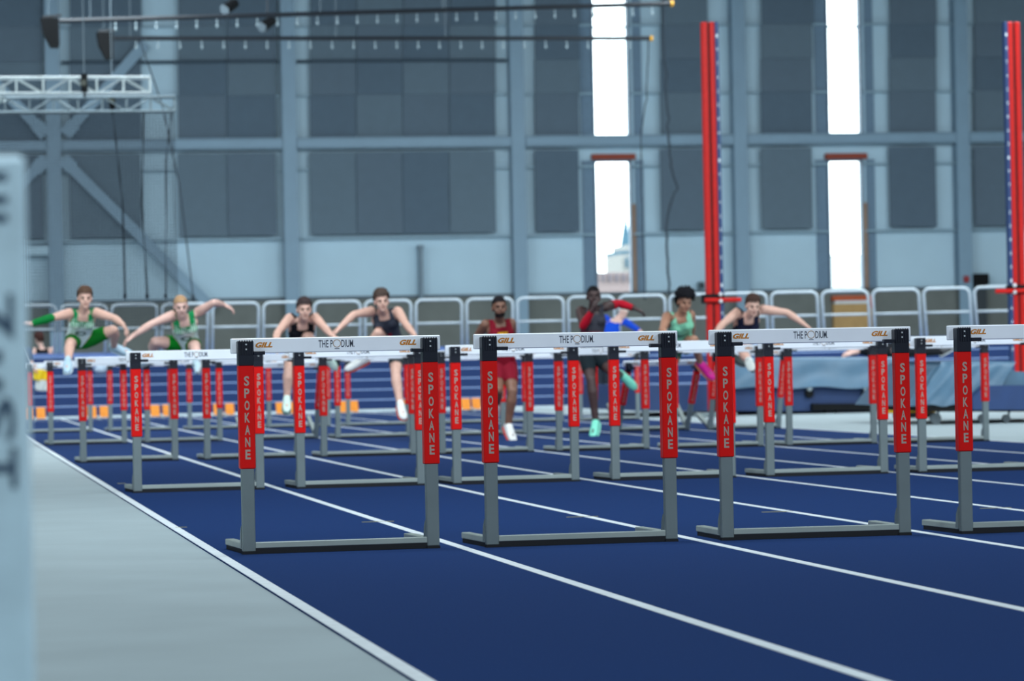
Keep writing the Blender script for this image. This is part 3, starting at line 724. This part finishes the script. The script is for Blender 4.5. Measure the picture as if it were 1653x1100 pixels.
    body.materials.append(mat('skin_'+skin, SKIN[skin], .5, noise=(30, .05)))
    for p_ in body.polygons: p_.use_smooth = True
    bo = put('body', body, P)
    # hair and face
    if hair is not None:
        hsel = ish & ((hz_ > .052+.012*np.sin(hx*90)) | ((hy < .012) & (hz_ > -.035+.5*np.maximum(hy, -.05))) ) & ~((hy > .05) & (hz_ < .062)) & ~((np.abs(hx) > .075) & (hz_ < .012) & (hy > -.03))
        hrgb = np.array(lin(hair)); shell('hair', hsel, hair_h*(.3+1.1*np.clip(hz_-.03, 0, .08)/.08), lambda ids: hrgb*(.8+.4*np.random.rand(len(ids), 1)), noise=hair_h*(.7 if hair_h < .03 else 1.3))
    dk = mat('eye_dark', (40, 30, 28), .3); brow = mat('brow', tuple(int(c*.8) for c in (hair or (60, 45, 40))), .8) if False else mat('brow_%s' % skin, tuple(int(c*.45) for c in SKIN[skin]), .8)
    lip = mat('lip_%s' % skin, (int(SKIN[skin][0]*.72), int(SKIN[skin][1]*.5), int(SKIN[skin][2]*.5)), .5)
    for e in (-1, 1):
        MB().ball(hp(e*.032, .078, .004)-base, (.014*hs_, .009*hs_, .0075*hs_), 8, 6, R3).build('eye', dk, bo)
        MB().ball(hp(e*.034, .086, .028)-base, (.02*hs_, .008*hs_, .006*hs_), 8, 5, R3).build('eyebrow', brow, bo)
    MB().ball(hp(0, .083, -.062)-base, (.025*hs_, .009*hs_, .008*hs_), 8, 5, R3).build('mouth', lip, bo)
    if beard: shell('beard', ish & (hz_ < -.055) & (hy > -.02), .006, (30, 22, 22))
    torso = (lab == 'torso') & ~(ish & (hz_ > -.09))
    aux = np.abs(uu)/sc
    if singlet is not None:
        nk = np.where(ff > 0, neckline, .94)
        if tank: sel = ((torso & (aux < .155)) | ((lab == 'upperL') | (lab == 'upperR')) & (tt < .03) & (aux < .138)) & (hh > -.02) & ~((aux < .058) & (hh > nk)) & ~((aux > .138) & (hh > .8)) & (hh < np.where(aux > .05, 1.14, 1.0))
        else: sel = (torso | np.isin(lab, ['upperL', 'upperR']) & (tt < .15)) & (hh > -.05) & ~((aux < .065) & (hh > .96))
        if callable(singlet):
            fn = lambda ids: np.array([lin(singlet(uu[i]/sc, hh[i], ff[i])) for i in ids])
        else: fn = singlet
        shell('singlet' if tank else 'shirt', sel, .0085, fn)
    if cover_arms:
        for s in 'LR': shell('sleeve', np.isin(lab, ['upper'+s, 'fore'+s]) & ~((lab == 'fore'+s) & (tt > cover_arms[1])), .009, cover_arms[0])
    for (lb, t0, t1, c) in sleeves:
        shell('arm_sleeve', (lab == lb) & (tt >= t0) & (tt <= t1) | ((lab == lb.replace('fore', 'upper')) & (tt > 1-max(0, -t0))), .006, c)
    if shorts is not None:
        sel = (torso & (hh < .1)) | (np.isin(lab, ['thighL', 'thighR']) & (tt < short_t))
        shell('shorts' if not cover_legs else 'trousers', sel | (np.isin(lab, ['shinL', 'shinR', 'thighL', 'thighR']) if cover_legs else sel), .0115 if cover_legs else .007, shorts)
    for s in 'LR':
        an, to, kn = k['an'+s], k['to'+s], k['kn'+s]; d = N(to-an); sh_ = N(kn-an); upv = N(sh_-d*(sh_@d)); lt = np.cross(d, upv)
        secs_ = [(-.06, .02, .0, .04), (-.045, .034, -.045, .06), (.03, .042, -.05, .055), (.1, .046, -.05, .025), (.17, .048, -.05, .01), (.225, .036, -.046, -.002), (.25, .012, -.036, -.015)]
        for nm2, zlo, zhi, grow, c in (('shoe', 0, 1, 0, shoes), ('sole', -.012, None, .004, sole)):
            rg_ = []
            for (q, w_, lo_, hi_) in secs_:
                lo2, hi2 = (lo_, hi_) if nm2 == 'shoe' else (lo_-.014, lo_+.004)
                cc = an+d*(q*sc*1.08)
                ring_ = []
                for i in range(10):
                    a = 2*math.pi*i/10; zz = (lo2+hi2)/2+(hi2-lo2)/2*math.sin(a)*1.05; ww = (w_+grow)*abs(math.cos(a))**.7*(1 if math.cos(a) > 0 else -1)
                    ring_.append(cc+lt*ww*sc*1.15+upv*zz*sc*1.15-base)
                rg_.append(ring_)
            mv = [p_ for r_ in rg_ for p_ in r_]; mf = [(i*10+j, i*10+(j+1) % 10, (i+1)*10+(j+1) % 10, (i+1)*10+j) for i in range(len(rg_)-1) for j in range(10)]+[tuple(range(10)), tuple((len(rg_)-1)*10+j for j in range(10))]
            so = MB().add(mv, mf)
            if nm2 == 'shoe': sho = so.build('shoe', mat('shoe_%d_%d_%d' % c, c, .5), P, True)
            else: so.build('sole', mat('shoe_%d_%d_%d' % c, c, .5), sho, True)
        if sock: shell('sock', (lab == 'shin'+s) & (tt > .72), .006, sock)
    return P, k

def oregon(x, h, f):
    W_, G, D = (226, 236, 232), (22, 130, 74), (20, 70, 48)
    if f > 0:
        r = math.hypot(x/.062, (h-.47)/.085)
        if .62 < r < 1.05: return D
    if h > .68:
        s = (x*100+.6) % 2.6
        if s < 1.0+(h-.68)*5.5: return G
        return W_
    return W_
def plain(base, emb=None, box=None, trim=None, tb=.86):
    def fn(x, h, f):
        if emb and f > 0 and box[0] < x < box[1] and box[2] < h < box[3]:
            return emb
        if trim and (abs(x) > .105 or (abs(x) < .085 and h > tb-.03)) and h > .6: return trim
        return base
    return fn
def words(base, ink, h0, h1, x0, x1, arch=0.0):
    def fn(x, h, f):
        hc = h-arch*(x*x)
        if f > 0 and h0 < hc < h1 and x0 < x < x1 and ((x-x0)*55) % 1.0 < .62: return ink
        return base
    return fn

person('leftmost hurdler in white and green singlet with green arm sleeve, leaping', 26.6, dict(
    pel=(127, 549, 0), neck=(134, 505, -1), head=(137, 482, -1), shL=(113, 506, 0), shR=(154, 505, 0),
    elL=(84, 513, -1), wrL=(50, 523, 1), haL=(38, 522, 0), elR=(185, 514, -1), wrR=(199, 525, -1), haR=(204, 533, -1),
    hiL=(119, 550, 0), hiR=(135, 551, 0), knL=(113, 556, -1), anL=(110, 585, -1), toL=(108, 594, -1),
    knR=(183, 533, -1), anR=(184, 561, 1), toR=(206, 568, -1)), skin='light', hair=(84, 62, 50), hair_h=.022, singlet=oregon, shorts=(14, 112, 32), short_t=.8,
    shoes=(176, 200, 216), sole=(200, 214, 222), sleeves=(('foreL', 0, .97, (10, 110, 48)),), face=(.05, -1, -.1))
person('second hurdler from left in white and green singlet reaching one arm down', 26.6, dict(
    pel=(301, 556, 0), neck=(297, 514, -1), head=(292, 495, -1), shL=(280, 509, 0), shR=(320, 504, .05),
    elL=(245, 523, -1), wrL=(214, 543, -1), haL=(206, 549, 0), elR=(345, 489, -1), wrR=(361, 492, 1), haR=(369, 496, 0),
    hiL=(291, 556, 0), hiR=(311, 557, 0), knL=(250, 552, -1), anL=(246, 577, 1), toL=(232, 582, 0),
    knR=(315, 561, -1), anR=(319, 586, -1), toR=(315, 597, -1)), skin='pale', hair=(176, 138, 104), hair_h=.008, singlet=oregon, shorts=(10, 128, 34), short_t=.62,
    shoes=(184, 206, 216), face=(.02, -1, -.3))
person('third hurdler from left in black singlet with orange lettering, leaning forward', 25.6, dict(
    pel=(484, 562, 0), neck=(488, 519, -1), head=(491, 500, -1), shL=(468, 514, 0), shR=(508, 513, 0),
    elL=(448, 537, -1), wrL=(444, 556, -1), haL=(446, 563, 0), elR=(524, 529, -1), wrR=(534, 541, -1), haR=(541, 545, 0),
    hiL=(475, 564, 0), hiR=(493, 564, 0), knL=(466, 597, -1), anL=(463, 645, 0), toL=(463, 657, -1),
    knR=(496, 545, -1), anR=(523, 570, 1), toR=(534, 586, 0)), skin='light', hair=(58, 46, 46), hair_h=.02, singlet=words((18, 18, 24), (196, 120, 40), .52, .6, -.1, .1, -1.5), shorts=(20, 20, 26), short_t=.72,
    shoes=(206, 226, 214), sole=(30, 110, 84), face=(.05, -1, -.12))
person('fourth hurdler from left in dark grey singlet with one arm swung wide', 25.6, dict(
    pel=(631, 556, 0), neck=(619, 504, -1), head=(616, 487, -1), shL=(600, 503, 0), shR=(642, 503, 0),
    elL=(571, 508, -1), wrL=(547, 531, -1), haL=(540, 537, 0), elR=(656, 525, -1), wrR=(669, 541, -1), haR=(671, 550, 0),
    hiL=(622, 560, 0), hiR=(640, 560, 0), knL=(610, 538, -1), anL=(588, 581, 1), toL=(572, 588, 0),
    knR=(639, 603, -1), anR=(646, 655, -1), toR=(651, 668, -1)), skin='light', hair=(72, 58, 52), hair_h=.026, singlet=plain((56, 60, 72), (150, 26, 48), (-.05, .04, .38, .5)), shorts=(60, 66, 68), short_t=.72,
    shoes=(236, 236, 232), sole=(196, 70, 40), face=(.02, -1, -.08))
person('bearded hurdler in maroon singlet and shorts running upright in the middle', 24.5, dict(
    pel=(811, 586, 0), neck=(806, 518, -1), head=(806, 497, -1), shL=(784, 524, 0), shR=(825, 522, .05),
    elL=(768, 547, 1), wrL=(782, 560, -1), haL=(787, 562, 0), elR=(828, 546, 1), wrR=(826, 566, -1), haR=(826, 573, 0),
    hiL=(801, 590, 0), hiR=(821, 590, 0), knL=(804, 630, -1), anL=(801, 654, 1), toL=(798, 674, 1),
    knR=(827, 632, -1), anR=(820, 690, 1), toR=(828, 705, -1)), skin='brown', hair=(26, 22, 26), hair_h=.01, singlet=plain((118, 10, 30), (226, 166, 40), (-.06, .06, .62, .78)), shorts=(122, 16, 36), short_t=.7,
    shoes=(228, 226, 222), sole=(200, 70, 60), face=(0, -1, -.02), beard=True)
person('hurdler in dark grey singlet with red arm sleeves, forearm across mouth', 25.9, dict(
    pel=(955, 571, 0), neck=(957, 500, -1), head=(958, 479, -1), shL=(937, 502, 0), shR=(976, 496, .05),
    elL=(941, 527, -1), wrL=(956, 502, -1), haL=(959, 494, 0), elR=(999, 490, 1), wrR=(1024, 498, -1), haR=(1033, 502, 0),
    hiL=(947, 574, 0), hiR=(965, 574, 0), knL=(954, 613, -1), anL=(962, 684, 0), toL=(957, 699, -1),
    knR=(987, 600, -1), anR=(1003, 606, 1), toR=(1014, 617, 0)), skin='dark', hair=(20, 18, 20), hair_h=.006, singlet=plain((58, 58, 66), (104, 18, 44), (-.2, .2, .2, .5)), shorts=(24, 34, 40), short_t=.72,
    shoes=(128, 224, 196), sole=(150, 232, 206), sleeves=(('foreL', 0, .95, (176, 20, 40)), ('foreR', -.6, .95, (176, 20, 40))), face=(-.1, -1, 0))
person('hurdler with curly black hair in mint green singlet and pink shoe', 26.0, dict(
    pel=(1098, 556, 0), neck=(1098, 509, -1), head=(1105, 488, -1), shL=(1077, 511, 0), shR=(1114, 508, .1),
    elL=(1069, 534, -1), wrL=(1084, 553, -1), haL=(1089, 557, 0), elR=(1117, 524, 1), wrR=(1116, 545, 1), haR=(1117, 552, 0),
    hiL=(1089, 560, 0), hiR=(1107, 560, 0), knL=(1083, 598, -1), anL=(1081, 645, 0), toL=(1080, 660, -1),
    knR=(1120, 549, -1), anR=(1131, 588, 1), toR=(1147, 604, 0)), skin='tan', hair=(18, 17, 22), hair_h=.036, singlet=words((136, 208, 172), (52, 92, 80), .45, .55, -.1, .1), shorts=(20, 84, 60), short_t=.55,
    shoes=(244, 40, 160), sole=(250, 150, 110), face=(.12, -1, -.3))
person('rightmost hurdler in navy singlet stretching one arm out to the right', 26.0, dict(
    pel=(1196, 549, 0), neck=(1208, 510, -1), head=(1215, 494, -1), shL=(1190, 505, 0), shR=(1231, 500, 0),
    elL=(1167, 523, -1), wrL=(1156, 537, -1), haL=(1152, 545, 0), elR=(1271, 505, -1), wrR=(1297, 523, -1), haR=(1304, 528, 0),
    hiL=(1188, 552, 0), hiR=(1204, 552, 0), knL=(1168, 548, -1), anL=(1178, 575, 1), toL=(1190, 580, 0),
    knR=(1199, 568, -1), anR=(1212, 588, -1), toR=(1218, 597, -1)), skin='light', hair=(66, 48, 42), hair_h=.02, singlet=plain((24, 26, 48)), shorts=(34, 34, 110), short_t=.45,
    shoes=(84, 92, 88), sole=(210, 214, 210), sock=(228, 232, 234), face=(.05, -1, -.3))
# bystanders
person('official in blue shirt bending down behind the start', 52.0, dict(
    pel=(972, 588, 0), neck=(990, 518, -1), head=(1006, 505, -1), shL=(978, 514, 0), shR=(1010, 520, 0),
    elL=(986, 545, -1), wrL=(1002, 560, -1), haL=(1006, 566, 0), elR=(1030, 533, -1), wrR=(1044, 548, -1), haR=(1048, 552, 0),
    hiL=(965, 592, 0), hiR=(978, 592, 0), knL=(968, 625, -1), anL=(966, 658, 1), toL=(962, 662, -1), knR=(980, 626, -1), anR=(982, 658, 1), toR=(984, 662, -1)),
    skin='pale', hair=(206, 196, 186), hair_h=.012, singlet=(22, 74, 196), tank=False, cover_arms=((22, 70, 190), .1), shorts=(36, 42, 52), cover_legs=True, shoes=(40, 40, 44), sole=(60, 60, 60), group='bystanders', face=(.3, -1, -.5))
person('bystander in black vest seen from behind beyond the guard rail', 63.5, dict(
    pel=(68, 606, 0), neck=(68, 562, 0), head=(63, 548, 0), shL=(56, 566, 0), shR=(84, 565, 0),
    elL=(52, 586, 0), wrL=(54, 604, 0), haL=(55, 611, 0), elR=(88, 586, 0), wrR=(86, 604, 0), haR=(85, 611, 0),
    hiL=(62, 610, 0), hiR=(75, 610, 0), knL=(62, 638, 0), anL=(62, 664, 0), toL=(61, 667, 1), knR=(75, 638, 0), anR=(75, 664, 0), toR=(76, 667, 1)),
    skin='pale', hair=(70, 44, 40), hair_h=.03, singlet=(24, 26, 30), shorts=(24, 26, 30), shoes=(60, 60, 64), group='bystanders', face=(-.6, 1, -.1))
F, fk = person('official with a yellow and white flag half hidden by the grey post', 53.0, dict(
    pel=(31, 618, 0), neck=(30, 560, 0), head=(29, 542, 0), shL=(16, 566, 0), shR=(44, 566, 0),
    elL=(10, 592, 0), wrL=(12, 612, -1), haL=(13, 618, 0), elR=(50, 585, 0), wrR=(50, 594, -1), haR=(54, 596, 0),
    hiL=(25, 622, 0), hiR=(38, 622, 0), knL=(25, 650, 0), anL=(25, 674, 0), toL=(24, 678, -1), knR=(40, 650, 0), anR=(41, 674, 0), toR=(42, 678, -1)),
    skin='pale', hair=(80, 60, 50), singlet=(70, 84, 116), tank=False, cover_arms=((70, 84, 116), -1), shorts=(150, 146, 132), cover_legs=True, shoes=(70, 70, 74), group='bystanders')
# flag held by that official
fp = fk['haR']; fl_ = thing('flag', 'yellow and white flag hanging from the hand of the hidden official', 'flag', fp)
def cloth(pts_tl, pts_br, Y, off, m, nm, par):
    v = []; f = []; n, q = 12, 6
    for j in range(q+1):
        for i in range(n+1):
            u, w_ = i/n, j/q; p = at(pts_tl[0]+(pts_br[0]-pts_tl[0])*u, pts_tl[1]+(pts_br[1]-pts_tl[1])*w_+2*math.sin(u*2.6), Y)-off; p[1] += .05*math.sin(u*9+w_*2); v.append(p)
    for j in range(q):
        for i in range(n): a = j*(n+1)+i; f.append((a, a+1, a+n+2, a+n+1))
    o = MB().add(v, f).build(nm, m, par, True); md = o.modifiers.new('t', 'SOLIDIFY'); md.thickness = .006; return o
cloth((53, 595), (80, 613), fp[1], fp, mat('flag_yellow', (240, 200, 20), .7), 'yellow_cloth', fl_)
cloth((57, 612), (80, 630), fp[1]+.01, fp, mat('flag_white', (214, 218, 214), .7), 'white_cloth', fl_)
MB().tube([at(36, 562, fp[1])-fp, at(51, 594, fp[1])-fp, at(84, 599, fp[1])-fp], .012, 6).build('stick', m_line, fl_)
person('person in black lying on top of the landing mat', 40.5, dict(
    pel=(1440, 566, 0), neck=(1400, 564, 0), head=(1381, 563, 0), shL=(1402, 558, .05), shR=(1402, 569, -.05),
    elL=(1385, 560, -1), wrL=(1372, 568, -1), haL=(1368, 570, 0), elR=(1386, 567, -1), wrR=(1374, 571, -1), haR=(1370, 572, 0),
    hiL=(1442, 562, .05), hiR=(1442, 569, -.05), knL=(1480, 563, 0), anL=(1520, 565, 0), toL=(1532, 557, 0), knR=(1480, 569, 0), anR=(1520, 569, 0), toR=(1532, 562, 0)),
    skin='pale', hair=(96, 70, 56), singlet=(20, 22, 28), tank=False, cover_arms=((20, 22, 28), .2), shorts=(22, 24, 30), cover_legs=True, shoes=(60, 60, 64), group='bystanders', face=(-.2, -.3, 1))
# white kit bag on the bank behind the leftmost lane
bp = at(163, 597, 57.0)
kbag = thing('white_cloth_bundle', 'small pale cloth bundle on the banked bend behind the leftmost runner', 'cloth', bp)
MB().ball((0, 0, 0), (.15, .1, .085), 12, 8).build('bundle', mat('cloth_pale', (190, 206, 222), .7), kbag, True); MB().ball((.1, -.05, .03), (.08, .06, .06), 10, 7).build('fold', MATS['cloth_pale'], kbag, True)
